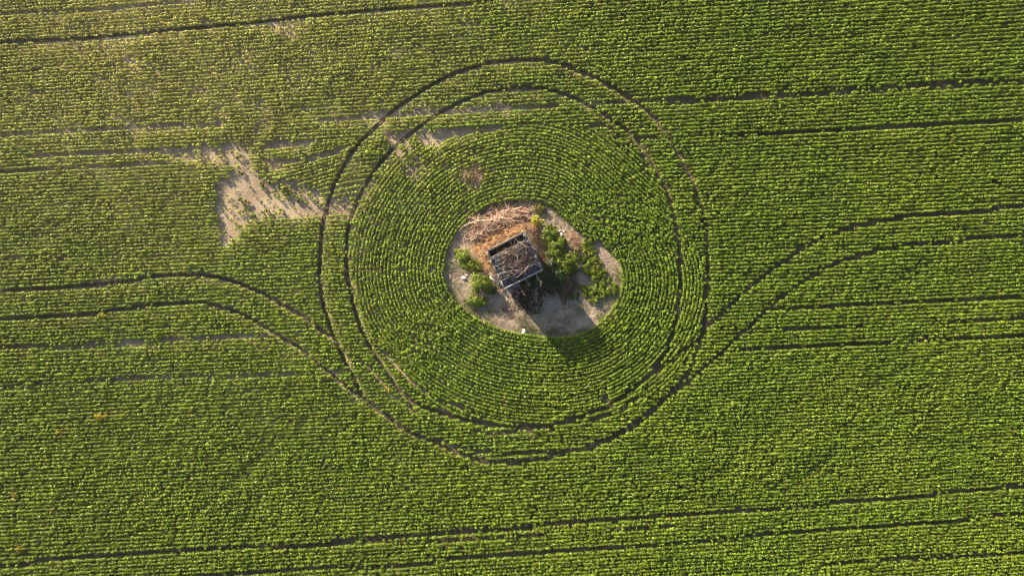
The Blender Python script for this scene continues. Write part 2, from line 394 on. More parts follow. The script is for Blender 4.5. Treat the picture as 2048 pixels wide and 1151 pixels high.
def crop_mesh():
    x, y, dr = crop_points(); n = len(x)
    hole_d = dist_line(x, y, HOLE_S)
    pale = np.exp(-(((x - 240) / 700) ** 2 + ((y - 60) / 380) ** 2))
    big = fbm(x / 130, y / 90, 4, 21)
    vig = fbm(x / 40, y / 30, 3, 31)
    lush = sstep(big, .35, .65) * .6 + .25 * sstep(x, 900, 1500) + .55 * np.exp(-(((x - 1060) / 380) ** 2 + ((y - 540) / 330) ** 2))
    sc = (1 - .17 * pale) * (.84 + .31 * vig) * (R.normal(1, .10, n).clip(.7, 1.25) * (.9 + .2 * noise(x / 7, y / 5, 51)))
    for ln_ in ([(620, 830), (560, 875), (500, 930), (420, 1000), (300, 1080)], [(1930, 690), (1880, 705), (1820, 730), (1740, 775)], [(1560, 990), (1640, 930), (1700, 870)]):
        sc = sc * (1 - .20 * (dist_line(x, y, ln_) < 5 + 4 * noise(x / 20, y / 20, 99)) * (noise(x / 12, y / 12, 98) > .3))
    h = .58 * sc; r = .21 * sc
    k = M_PX * (1 - .45 / H)
    X = (x - 1024) * k; Y = (575.5 - y) * k
    dark = np.array([.096, .200, .012]); mid = np.array([.180, .250, .018]); yel_glow = np.array([.40, .39, .12])
    base = mid[None] * (1 - .45 * lush[:, None]) + dark[None] * (.45 * lush[:, None])
    base = base * (1 - .66 * pale[:, None]) + yel_glow[None] * (.66 * pale[:, None])  # paler crop upper left, with a warm hazy glow put into the leaf colour
    yell = (noise(x / 9, y / 9, 41) > .93) | (R.random(n) < .012)
    base = np.where(yell[:, None], base * .5 + .5 * np.array([.20, .17, .03]), base)
    base *= (1 + R.normal(0, .14, (n, 1))) * (.82 + .36 * fbm(x / 60, y / 28, 3, 55))[:, None]
    mb = MB()
    NL = 24
    out = (x < -10) | (x > 2058) | (y < -10) | (y > 1161)
    for l in range(NL):
        sel = np.ones(n, bool) if (l < 10 or l > 21) else ~out
        m = sel.sum()
        th = R.uniform(0, 2 * math.pi, m) if l else R.uniform(0, 2 * math.pi, m)
        rho = np.sqrt(R.random(m)) * (.95 if l > 2 else .5)
        if l >= 18: rho = np.sqrt(R.random(m)) * 1.35
        top = 1 - .42 * np.minimum(rho, 1.1) ** 2
        z = h[sel] * top * (R.uniform(.82, 1.02, m) if l < 13 else R.uniform(.4, .9, m))
        al = np.cos(th) * rho * r[sel]; ac = np.sin(th) * rho * r[sel] * .76
        cd, sd = np.cos(dr[sel]), np.sin(dr[sel])
        c = np.c_[X[sel] + al * cd - ac * sd, Y[sel] + al * sd + ac * cd, z]
        th = th + dr[sel]
        tilt = .15 + .55 * rho + R.normal(0, .22, m)
        nr = np.c_[np.sin(tilt) * np.cos(th), np.sin(tilt) * np.sin(th), np.cos(tilt)]
        nr += R.normal(0, .2, (m, 3)) + np.array([SX, SY, 0]) * .25; nr /= np.linalg.norm(nr, axis=1, keepdims=True)
        ph = th + R.normal(0, .8, m)
        d = np.c_[np.cos(ph), np.sin(ph), np.zeros(m)]
        ln = R.uniform(.10, .172, m) * sc[sel]
        col = base[sel] * (1 + R.normal(0, .19, (m, 1)).clip(-.5, .6))
        mb.leaves(c - d * ln[:, None] * .4, nr, d, ln, ln * R.uniform(.7, .95, m), col.clip(.006, .6), .22)
    o = mb.build('crop_rows', M_crop)
    tag(o, 'dense rows of leafy green crop plants covering the whole field', 'crop', kind='stuff')


crop_mesh()


def young_plant(seed):
    g = np.random.default_rng(seed); mb = MB()
    hh = g.uniform(.38, .6); n = 16
    mb.tube([(0, 0, 0), (.01, .01, hh * .5), (0, .01, hh * .95)], .012, .006, (.10, .14, .03), 4)
    th = g.uniform(0, 2 * math.pi, n); rho = np.sqrt(g.random(n)); z = hh * (1 - .4 * rho ** 2) * g.uniform(.6, 1, n)
    c = np.c_[np.cos(th) * rho * .13, np.sin(th) * rho * .13, z]
    t = .2 + .5 * rho
    nr = np.c_[np.sin(t) * np.cos(th), np.sin(t) * np.sin(th), np.cos(t)]
    d = np.c_[np.cos(th), np.sin(th), 0 * th]
    ln = g.uniform(.11, .17, n)
    mb.leaves(c - d * ln[:, None] * .3, nr, d, ln, ln * .8, (np.array([.12, .165, .03]) * (1 + g.normal(0, .2, (n, 1)))), .22)
    return mb.build('crop_plant', M_crop)


protos = [young_plant(s) for s in range(4)]
spots = []
g = np.random.default_rng(11)
while len(spots) < 78:
    x, y = g.uniform(430, 640), g.uniform(285, 490)
    if spots and g.random() < .2:
        q_ = spots[g.integers(0, len(spots))]; x, y = q_[0] + g.normal(0, 5), q_[1] + g.normal(0, 4)
    if not in_poly(np.array([x]), np.array([y]), BARE[0][0])[0]: continue
    w = .2 + .8 * (x > 470) * (y < 440)
    if g.random() > w or (x < 470 and y > 430 and g.random() < .5): continue
    spots.append((x, y))
for i, (x, y) in enumerate(spots):
    o = protos[i] if i < 4 else protos[i % 4].copy()
    if i >= 4: C.objects.link(o)
    p = P(x, y); o.location = p.tolist(); o.rotation_euler.z = g.uniform(0, 6.28)
    s = g.choice([.5, .7, .95, 1.2]) * g.uniform(.85, 1.15); o.scale = (s, s, s)
    tag(o, 'single small green crop plant standing apart on the bare sandy patch', 'crop plant', 'lone crop plants on the bare patch')

# ------------------------------------------------------------------ ground, clearing, wheel tracks
mb = MB(); S = 700.
mb.quads([(-S, -S, 0), (S, -S, 0), (S, S, 0), (-S, S, 0)], [[0, 1, 2, 3]], (.3, .22, .16))
tag(mb.build('ground', M_ground), kind='structure')


def clear_z(X, Y):
    px = X / M_PX + 1024; py = 575.5 - Y / M_PX
    d = dist_line(px, py, HOLE_S) * M_PX
    e = np.where(in_poly(px, py, HOLE_S), sstep(d, 0, .7), 0)
    z = .10 * fbm(X * .5, Y * .5, 3, 3) + .09 * (fbm(X * 2.2, Y * 2.2, 4, 5) - .4).clip(0) + .03 * noise(X * 7, Y * 7, 6)
    return .012 + e * z


xs = np.arange(-8, 12.2, .07); ys = np.arange(-6, 10.2, .07)
gx, gy = np.meshgrid(xs, ys, indexing='ij')
gz = clear_z(gx, gy)
px = gx / M_PX + 1024; py = 575.5 - gy / M_PX
ins = in_poly(px, py, HOLE_S) | (dist_line(px, py, HOLE_S) < 3)
idx = np.arange(gx.size).reshape(gx.shape)
q = np.stack([idx[:-1, :-1], idx[1:, :-1], idx[1:, 1:], idx[:-1, 1:]], -1)
qk = q[ins[:-1, :-1] & ins[1:, 1:]]
used = np.unique(qk); mp = np.zeros(gx.size, int); mp[used] = np.arange(len(used))
mb = MB(); mb.quads(np.c_[gx.ravel(), gy.ravel(), gz.ravel()][used], mp[qk], (.3, .2, .1))
tag(mb.build('clearing_ground', M_clear), kind='structure')


def track_strip(pts, hw, name='wheel_track'):
    p = np.array(pts); w = np.c_[(p[:, 0] - 1024) * M_PX, (575.5 - p[:, 1]) * M_PX]
    L = np.r_[0, np.cumsum(np.hypot(*np.diff(w, axis=0).T))]
    n = int(L[-1] / .07); l = np.linspace(0, L[-1], n)
    c = np.c_[np.interp(l, L, w[:, 0]), np.interp(l, L, w[:, 1])]
    t = np.gradient(c, axis=0); t /= np.linalg.norm(t, axis=1, keepdims=True) + 1e-9
    nn = np.c_[-t[:, 1], t[:, 0]]; k = 9; u = np.linspace(-1, 1, k)
    v = c[:, None] + nn[:, None] * u[None, :, None] * hw * M_PX * .85
    lug = np.sin((l[:, None] + np.abs(u)[None] * .22) * 2 * math.pi / .3)
    z = .010 + .032 * sstep(lug, -.2, .5) * (np.abs(u) < .8) * (np.abs(u) > .1) + .05 * np.abs(u)[None] ** 4 * (np.abs(u) < .99)
    z = z * np.where(np.abs(u) > .99, 0, 1)[None] + np.where(np.abs(u) > .99, .004, 0)[None]
    vv = np.concatenate([v, z[..., None]], -1).reshape(-1, 3)
    i = np.arange(n - 1)[:, None] * k; j = np.arange(k - 1)[None]
    f = np.stack([i + j, i + j + 1, i + k + j + 1, i + k + j], -1).reshape(-1, 4)
    m = MB(); m.quads(vv, f, (.2, .15, .1))
    tag(m.build(name, M_track), kind='structure')


for zi, (pts, hw) in enumerate(TRACKS):
    track_strip(pts, hw)

# ------------------------------------------------------------------ twigs and branches
DEAD = np.array([.40, .27, .19])


def twig(mb, p0, az, ln, r, col, rise=.1, wig=.35, seg=5, sag=0., g=R):
    pts = [np.array(p0, float)]; a = az; e = rise
    for i in range(seg):
        a += g.normal(0, wig); e += g.normal(0, wig * .6) - sag
        pts.append(pts[-1] + ln / seg * np.array([math.cos(a) * math.cos(e), math.sin(a) * math.cos(e), math.sin(e)]))
    pts = np.array(pts); pts[:, 2] = np.maximum(pts[:, 2], .03)
    mb.tube(pts, r, r * .35, col, 4 if r > .012 else 3)
    return pts


def branch(mb, p0, az, ln, r, col, depth=2, rise=.05, n=5, g=R, spread=.75):
    pts = twig(mb, p0, az, ln, r, col, rise, .13, 7, .01, g)
    if depth:
        for i in range(n):
            k = g.integers(1, 7)
            s = 1 if i % 2 else -1
            branch(mb, pts[k], az + s * g.uniform(.25, spread), ln * g.uniform(.25, .48), r * .6, col * g.uniform(.8, 1.15), depth - 1,
                   rise + g.normal(0, .2), max(2, n - 2), g, spread)


def heap_pts(poly, n):
    p = np.array(poly, float); out = []
    while len(out) < n:
        x = R.uniform(p[:, 0].min(), p[:, 0].max(), 200); y = R.uniform(p[:, 1].min(), p[:, 1].max(), 200)
        k = in_poly(x, y, poly)
        out += list(zip(x[k] + R.normal(0, 9, k.sum()), y[k] + R.normal(0, 9, k.sum())))
    return out[:n]


def heap_h(zx, zy, poly, top):
    d = dist_line(np.array([zx]), np.array([zy]), list(poly) + [poly[0]])[0]
    return top * min(1, d / 70) ** .7


# heap of cut branches north-west of the shed
HEAP = [(250, 285), (330, 200), (450, 175), (560, 145), (680, 150), (725, 220), (715, 270), (600, 280), (500, 345), (390, 410), (280, 395)]
mb = MB()
for zx, zy in heap_pts(HEAP, 700):
    hh = heap_h(zx, zy, HEAP, .6) * R.uniform(.1, 1.05)
    az = R.normal(.45, .7) + (math.pi if R.random() < .5 else 0)
    c = DEAD * R.choice([.2, .35, .8, 1.3, 1.7]) * (np.array([1.1, .92, .85]) if R.random() < .4 else 1)
    twig(mb, Z(zx, zy, hh + .03), az, R.uniform(.4, 1.5), R.choice([.008, .012, .02, .028]), c, R.normal(.05, .15), .22)
for zx, zy in heap_pts(HEAP, 230):
    hh = heap_h(zx, zy, HEAP, .6) * R.uniform(.8, 1.2)
    twig(mb, Z(zx, zy, hh + .08), R.normal(.5, .9) + (math.pi if R.random() < .5 else 0), R.uniform(.4, 1.6), R.choice([.012, .016, .022, .03]),
         np.array([.66, .49, .39]) * R.choice([.45, .8, 1.0, 1.3]), R.normal(0, .2), .3, 6)
n = 1400
pp = np.array(heap_pts(HEAP, n)); cz = np.array([Z(a, b, heap_h(a, b, HEAP, .3) * R.random() + .03) for a, b in pp])
nr = R.normal(0, .5, (n, 3)) + (0, 0, 1); nr /= np.linalg.norm(nr, axis=1, keepdims=True)
mb.leaves(cz, nr, R.normal(0, 1, (n, 3)), R.uniform(.1, .26, n), R.uniform(.05, .13, n), jit([.09, .06, .042], n, .5, .1))  # near-black leaf layer paints the shade deep in the heap
tag(mb.build('brush_heap', M_twig), 'heap of tangled dead twigs and brown brush north of the shed', 'brush', kind='stuff')

BR = [  # big pale branches that can be told apart
    ((283, 388), (480, 280), .035, 'long pale forked branch along the lower left edge of the brush heap'),
    ((540, 262), (262, 268), .032, 'straight pale branch lying flat across the west half of the heap'),
    ((470, 285), (255, 300), .028, 'thin bleached branch fanning towards the west tip of the heap'),
    ((640, 150), (520, 240), .030, 'pale branch at the top of the heap pointing down to the shed'),
    ((690, 190), (590, 165), .026, 'reddish twiggy branch at the north end of the heap'),
    ((600, 250), (480, 190), .026, 'grey twiggy branch across the middle of the heap'),
    ((400, 330), (300, 360), .024, 'short reddish branch low on the west side of the heap'),
    ((720, 250), (640, 190), .026, 'bent pale branch beside the yellow bush at the heap edge')]
for i, (a, b, r, lab) in enumerate(BR):
    g = np.random.default_rng(100 + i); A, B = Z(*a, .5), Z(*b, .5); d = B - A
    mb = MB(); r *= 1.5; col = np.array([.66, .52, .41]) * g.uniform(.85, 1.1) * ((1.1, .88, .8) if 'reddish' in lab else 1)
    branch(mb, A, math.atan2(d[1], d[0]), np.hypot(d[0], d[1]) * 1.0, r, col, 2, .06, 6, g, .42)
    o = mb.build('dead_branch', M_twig, None, A); tag(o, lab, 'branch', 'dead branches on the brush heap')

def climb(zx, zy, poly, top):
    d = dist_line(np.array([zx]), np.array([zy]), [(480, 700), (388, 455), (660, 322)])[0]
    return top * float(np.clip(1 - d / 120, .16, 1))


# dry orange weeds round the north and west walls
DRY = [(470, 345), (560, 290), (640, 275), (720, 265), (755, 310), (700, 320), (655, 315), (385, 450), (400, 530), (440, 620), (390, 600), (340, 500), (285, 430), (380, 400)]


def dry_patch(name, poly, n, ns, top, cols, label, mat=None, ll=(.05, .13), heap_h=heap_h, cut=.43, rr=(.004, .010)):
    mb = MB()
    pp = np.array(heap_pts(poly, n)); hh = np.array([heap_h(a, b, poly, top) for a, b in pp]) * np.sqrt(R.random(n)) + .03
    kp_ = fbm(pp[:, 0] / 38, pp[:, 1] / 38, 3, 95) > cut; pp, hh = pp[kp_], hh[kp_]; n = len(pp)
    cz = np.array([Z(a, b, h) for (a, b), h in zip(pp, hh)])
    nr = R.normal(0, .6, (n, 3)) + (SX * .6, SY * .6, .7); nr /= np.linalg.norm(nr, axis=1, keepdims=True)
    ci = R.integers(0, len(cols), n); ln = R.uniform(*ll, n)
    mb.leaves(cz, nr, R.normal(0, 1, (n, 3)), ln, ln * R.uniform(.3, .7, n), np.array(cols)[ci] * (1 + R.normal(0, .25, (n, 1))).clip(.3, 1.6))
    for zx, zy in heap_pts(poly, ns):
        twig(mb, Z(zx, zy, heap_h(zx, zy, poly, top) * R.uniform(.1, 1.0) + .02), R.uniform(0, 6.28), R.uniform(.25, .9), R.uniform(*rr),
             np.array(cols[R.integers(0, len(cols))]) * R.uniform(.6, 1.4), R.uniform(-.1, .6), .3, 5)
    return tag(mb.build(name, mat or M_dry), label, 'weeds', kind='stuff')


dry_patch('dry_weeds', DRY, 2600, 700, 1.9, [(.84, .56, .33), (.74, .43, .22), (.82, .64, .47), (.34, .18, .10), (.10, .065, .04), (.07, .05, .035), (.60, .36, .21)],  # the darkest browns paint shadows into the gaps between the weeds
          'orange dried weeds banked against the north and west walls', heap_h=climb, rr=(.008, .02))
dry_patch('rusty_weeds', [(690, 330), (760, 310), (810, 360), (830, 440), (880, 540), (870, 640), (790, 640), (760, 540), (730, 440)], 2100, 520, 1.1,
          [(.20, .075, .035), (.08, .05, .035), (.13, .08, .05), (.04, .04, .022), (.03, .027, .02)], 'rusty brown dead weeds between the shed and the green shrubs')  # rusty browns lowered to put the shade beside the shed into them
dry_patch('dry_stalks', [(930, 310), (1000, 310), (1045, 370), (1050, 470), (1030, 520), (1000, 440), (960, 370)], 500, 420, .55,
          [(.56, .38, .27), (.42, .26, .16), (.62, .46, .33)], 'pale dry stalks along the east rim of the clearing')
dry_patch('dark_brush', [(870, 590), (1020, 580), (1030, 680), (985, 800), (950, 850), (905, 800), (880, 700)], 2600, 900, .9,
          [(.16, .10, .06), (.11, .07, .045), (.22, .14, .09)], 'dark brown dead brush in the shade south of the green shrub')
dry_patch('leaf_litter', [(470, 840), (530, 800), (610, 850), (640, 900), (600, 935), (520, 940), (460, 890)], 1300, 90, .10,
          [(.17, .10, .065), (.22, .13, .08), (.11, .07, .05)], 'brown leaf litter scattered on the lit soil south of the shed', None, (.05, .16))
dry_patch('shadow_litter', [(540, 750), (640, 690), (800, 640), (900, 680), (900, 770), (800, 800), (770, 870), (740, 905), (670, 900), (600, 840)], 3000, 330, .2,  # litter blackened: the shed's shadow is put into its colour
          [(.07, .055, .04), (.12, .085, .06), (.045, .038, .03)], 'dark litter with the shadow just south of the shed put into its colour', None, (.08, .28), cut=.30)
dry_patch('shade_blotches', [(620, 840), (760, 880), (900, 830), (1010, 760), (1040, 860), (960, 960), (860, 1030), (760, 1020), (700, 960)], 1500, 110, .08,  # dark blotches added so the shade looks deeper and more broken
          [(.10, .08, .06), (.16, .12, .09), (.06, .05, .04)], 'thin litter in dark blotches that deepen the shade in the south of the clearing', None, (.05, .2), cut=.5)
dry_patch('twig_litter', [(300, 190), (450, 120), (600, 100), (720, 110), (700, 150), (560, 145), (450, 175), (330, 215), (260, 280)], 500, 330, .15,
          [(.16, .11, .08), (.09, .07, .05), (.28, .2, .14)], 'dark twigs scattered on soil along the north rim of the clearing', None)
dry_patch('weedy_stubble', [(690, 110), (790, 130), (830, 220), (800, 270), (740, 200)], 700, 160, .4,
          [(.26, .14, .06), (.16, .15, .05), (.34, .2, .09), (.10, .13, .03)], 'brownish green weedy stubble at the north end of the clearing')

mb = MB(); n = 5200
b = np.c_[R.uniform(-7.2, 11, n), R.uniform(-5.2, 9.2, n)]
qx, qy = b[:, 0] / M_PX + 1024, 575.5 - b[:, 1] / M_PX
ok = in_poly(qx, qy, HOLE_S) & (R.random(n) < .25 + 1.3 * sstep(fbm(b[:, 0] * .7, b[:, 1] * .7, 3, 61), .42, .7)); b = b[ok]; n = len(b)
zz = clear_z(b[:, 0], b[:, 1]) + .015
nr = R.normal(0, .35, (n, 3)) + (0, 0, 1); nr /= np.linalg.norm(nr, axis=1, keepdims=True)
cl = np.array([(.10, .08, .06), (.17, .12, .08), (.42, .32, .22), (.07, .06, .045), (.12, .14, .04)])[R.integers(0, 5, n)] * (1 + R.normal(0, .2, (n, 1)))
mb.leaves(np.c_[b, zz], nr, R.normal(0, 1, (n, 3)), R.uniform(.06, .22, n), R.uniform(.02, .10, n), cl.clip(.02, .8), .05)
for p_ in b[:260]:
    twig(mb, (p_[0], p_[1], clear_z(p_[:1], p_[1:2])[0] + .02), R.uniform(0, 6.28), R.uniform(.2, .8), R.uniform(.006, .014), DEAD * R.choice([.3, .6, 1.3]), 0, .3, 4)
tag(mb.build('ground_litter', M_dry), 'straw chips and small twigs strewn over the bare soil of the clearing', 'litter', kind='stuff')

# ------------------------------------------------------------------ shed
TH = math.atan2(1.91, 3.825); U = np.array([math.cos(TH), math.sin(TH), 0]); V = np.array([-math.sin(TH), math.cos(TH), 0]); W = np.array([0, 0, 1.])
SC = np.array([.243, 2.61, 0]); LU, LV = 4.1, 4.0          # u runs along the eave, v climbs towards the ridge side
HE, HR = 3.8, 4.62


def at(u, v, z): return SC + U * u + V * v + W * z


def roof_z(v): return HE + (HR - HE) * (v + LV / 2) / LV


AX = np.array([U, V, W])
shed = empty('shed', SC, 'small derelict wooden shed with vine covered grey roof and open strip', 'shed')
GREY = np.array([.13, .12, .11])


def wall_side(sgn):
    mb = MB(); n = 16; t = .06; wv = (LV - .24) / n
    for i in range(n):
        v0 = -LV / 2 + .12 + i * wv; vm = v0 + wv / 2; top = roof_z(vm) - .10
        mb.box(at(sgn * (LU / 2 - .15 + R.uniform(-.006, .006)), vm, top / 2), AX, (t, wv - .012, top), GREY * R.uniform(.6, 1.3))
    return mb.build('wall', M_wood, shed, None)


def wall_end(v, top):
    mb = MB(); n = 17; wu = (LU - .42) / n
    for i in range(n):
        u = -LU / 2 + .21 + (i + .5) * wu; tt = top - R.uniform(0, .05)
        mb.box(at(u, v + R.uniform(-.006, .006), tt / 2), AX, (wu - .012, .06, tt), GREY * R.uniform(.6, 1.3))
    return mb.build('wall', M_wood, shed, None)


def local(o):   # parts are built in world space: bring them into the shed's frame
    o.matrix_parent_inverse = shed.matrix_world.inverted(); return o


bpy.context.view_layer.update()
for o in (wall_side(-1), wall_side(1), wall_end(-LV / 2 + .15, HE - .12), wall_end(LV / 2 - .12, HR - .12)): local(o)
mb = MB()
mb.box(at(0, 0, .09), AX, (LU - .5, LV - .5, .1), (.05, .04, .035)); local(mb.build('floor', M_wood, shed))
PIT = math.atan2(HR - HE, LV); VP = V * math.cos(PIT) + W * math.sin(PIT); NP = np.cross(U, VP); AR = np.array([U, VP, NP])


def rp(u, v, dz=0): return at(u, v, roof_z(v)) + NP * dz


# sheets of old roofing: main field, each a row of battened boards that run up the slope
def roofing(name, v0, v1, n, col, gap=.010, amp=.010, u0=-LU / 2 + .09, u1=LU / 2 - .09, dz=0., hole=0.):
    mb = MB(); wu = (u1 - u0) / n
    for i in range(n):
        u = u0 + (i + .5) * wu
        m = 6
        for k in range(m):
            va = v0 + (v1 - v0) * k / m; vb = v0 + (v1 - v0) * (k + 1) / m
            if R.random() < hole: continue
            mb.box(rp(u, (va + vb) / 2, dz + R.uniform(-amp, amp)), AR, (wu - gap, (vb - va) / math.cos(PIT) - gap * R.random() * 1.5, .03), np.asarray(col) * R.uniform(.7, 1.25))
    return local(mb.build(name, M_roof, shed))


RT = LV / 2 - .80
roofing('roof_covering', -LV / 2 + .82, RT, 18, (.10, .115, .135), hole=.02)
roofing('eave_covering', -LV / 2 + .10, -LV / 2 + .80, 9, (.085, .085, .10), dz=-.05, hole=.08)
mb = MB()     # pale lap board across the slope, with a broken middle
for a, b, j in ((-1.95, -.55, 0), (-.5, .35, .05), (.75, 1.95, .02)):
    ang = .05 * (1 if j else -1)
    mb.box(rp((a + b) / 2, -LV / 2 + .80 + j, .035), np.array([U * math.cos(ang) + VP * math.sin(ang), VP * math.cos(ang) - U * math.sin(ang), NP]), (b - a, .08, .03), (.24, .27, .30))
local(mb.build('lap_board', M_wood, shed))
mb = MB()
for a, b in ((-LU / 2, -.6), (-.59, .75), (.76, LU / 2)):
    mb.box(rp((a + b) / 2, -LV / 2 + .03, .02 + R.uniform(-.015, .015)), AR, (b - a, .15, .07), np.array([.27, .29, .305]) * R.uniform(.85, 1.1))
local(mb.build('fascia_board', M_wood, shed))
for sgn, wd, col in ((-1, .10, (.26, .29, .31)), (1, .24, (.12, .15, .17))):
    mb = MB(); n = 5
    for k in range(n):
        va = -LV / 2 + .12 + (LV - .16) * k / n; vb = va + (LV - .16) / n
        mb.box(rp(sgn * (LU / 2 - wd / 2 + .01 + R.uniform(-.012, .012)), (va + vb) / 2, .03 + R.uniform(-.01, .01)), AR, (wd, (vb - va) - .01 - .1 * R.random(), .06), np.array(col) * R.uniform(.5, 1.35))
    local(mb.build('barge_board', M_wood, shed))
mb = MB(); mb.box(rp(.25, LV / 2 - .02, .0), AR, (LU - .75, .13, .10), (.27, .23, .19)); mb.box(rp(-LU / 2 + .45, LV / 2 - .06, -.05), AR, (.6, .10, .08), (.13, .11, .10))
local(mb.build('ridge_beam', M_wood, shed))
for u, c in ((-1.1, (.12, .10, .09)), (.42, (.46, .38, .31)), (1.35, (.14, .12, .10))):
    mb = MB(); mb.box(rp(u, LV / 2 - .44, -.07), AR, (.07, .78, .09), c); local(mb.build('rafter', M_wood, shed))
mb = MB(); mb.box(rp(0, RT + .03, -.01), AR, (LU - .5, .07, .07), (.30, .31, .31)); local(mb.build('purlin', M_wood, shed))

# loose boards against the west corner
mb = MB(); A = Z(408, 615, .9); B = Z(482, 690, .6); d = (B - A); L = np.linalg.norm(d); d /= L
s_ = np.cross(d, W); s_ /= np.linalg.norm(s_)
for i, (o_, c_) in enumerate(((0, (.78, .70, .60)), (.14, (.62, .52, .43)), (-.13, (.50, .40, .33)))):
    mb.box((A + B) / 2 + s_ * o_ + d * o_ * 1.4, np.array([d, s_, np.cross(d, s_)]), (L * (1 - abs(o_)), .11, .03), c_)
# two props that carry the boards
for q_ in (.15, .85):
    p_ = A + d * L * q_; mb.box((p_[0], p_[1], p_[2] / 2 - .02), np.eye(3), (.07, .07, p_[2] - .04), (.3, .25, .2))
tag(mb.build('board_rack', M_wood, None, (A[0], A[1], 0)), 'pale broken boards on props beside the west wall of the shed', 'boards')

# dead vines over the roof
def vines(name, n, ur, vr, label, cl, hz=.25, rr=(.008, .018)):
    mb = MB()
    for i in range(n):
        u, v = R.uniform(*ur), R.uniform(*vr)
        if R.random() < .5: u = u * .8 + .1
        p = rp(u, v, .03 + hz * R.random() ** 1.5); az = R.uniform(0, 6.28)
        pts = [p]; e = R.normal(0, .2); ln = R.uniform(.35, 1.1); w_ = R.normal(0, .45)
        for k in range(6):
            az += w_ + R.normal(0, .25)
            q_ = pts[-1] + ln / 6 * (U * math.cos(az) + VP * math.sin(az)) + NP * R.normal(0, .03)
            uu = (q_ - SC) @ U; vv = (q_ - SC) @ V
            q_ = q_ - U * (uu - np.clip(uu, -LU / 2 - .1, LU / 2 + .15)) - VP * (vv - np.clip(vv, -LV / 2 - .1, LV / 2))
            dz = (q_ - rp((q_ - SC) @ U, (q_ - SC) @ V)) @ NP
            q_ = q_ + NP * (np.clip(dz, .03, hz + .06) - dz)
            pts.append(q_)
        r = R.uniform(*rr)
        mb.tube(pts, r, r * .5, np.array(cl[R.integers(0, len(cl))]) * R.uniform(.7, 1.25), 3)
    return tag(mb.build(name, M_twig), label, 'vine')


BRN = [(.10, .07, .055), (.30, .21, .165), (.07, .05, .042), (.20, .13, .09), (.05, .04, .04)]
PALE = [(.55, .45, .38), (.46, .36, .29), (.60, .50, .42)]
vines('dead_vine', 500, (-1.6, 1.95), (-1.1, 1.25), 'brown tangle of dead vines matted over the shed roof', BRN, .3)
vines('bleached_vine', 120, (-1.5, 1.8), (-1.35, 1.1), 'thin bleached vine stems winding over the brown tangle on the roof', PALE, .36, (.010, .020))


def branch_thing(name, a, b, za, r, col, label, group=None, depth=2, n=5, seed=0, rise=0., spread=.7):
    g = np.random.default_rng(seed); A = Z(*a, za); B = Z(*b, za); d = B - A; mb = MB()
    branch(mb, A, math.atan2(d[1], d[0]), np.hypot(d[0], d[1]), r, np.array(col, float), depth, rise, n, g, spread)
    return tag(mb.build(name, M_twig, None, (A[0], A[1], 0)), label, 'branch', group)


branch_thing('vine_branch', (596, 372), (700, 470), 4.95, .024, (.60, .50, .42), 'pale curved branch lying down the middle of the shed roof', 'branches on the roof', 1, 3, 31, -.12)
branch_thing('vine_branch', (500, 610), (640, 600), 4.4, .020, (.55, .45, .38), 'pale branch along the lower left part of the shed roof', 'branches on the roof', 1, 4, 32, .0)
branch_thing('vine_branch', (690, 560), (600, 650), 4.4, .020, (.55, .42, .33), 'pale forked branch near the lower right roof corner', 'branches on the roof', 1, 4, 33, -.05)
for i, (a, b, c, lab) in enumerate((
        ((600, 650), (620, 760), (.42, .24, .17), 'reddish twiggy branch hanging below the middle of the front eave'),
        ((560, 700), (480, 760), (.40, .24, .17), 'reddish twiggy branch at the south corner of the shed'),
        ((530, 710), (575, 800), (.44, .30, .22), 'thin pale branch trailing from the south corner over the shaded soil'),
        ((660, 650), (700, 705), (.46, .27, .18), 'reddish forked twig below the right half of the front eave'),
        ((740, 620), (780, 690), (.44, .32, .24), 'lone pale twig standing out over dark shrubs by the east corner'))):
    branch_thing('eave_branch', a, b, 3.72 - .05 * i, .026, np.array(c) * 1.35, lab, 'branches along the front of the shed', 2, 5, 50 + i, .0, .8)  # twig colours raised to paint in the sun caught below the eave

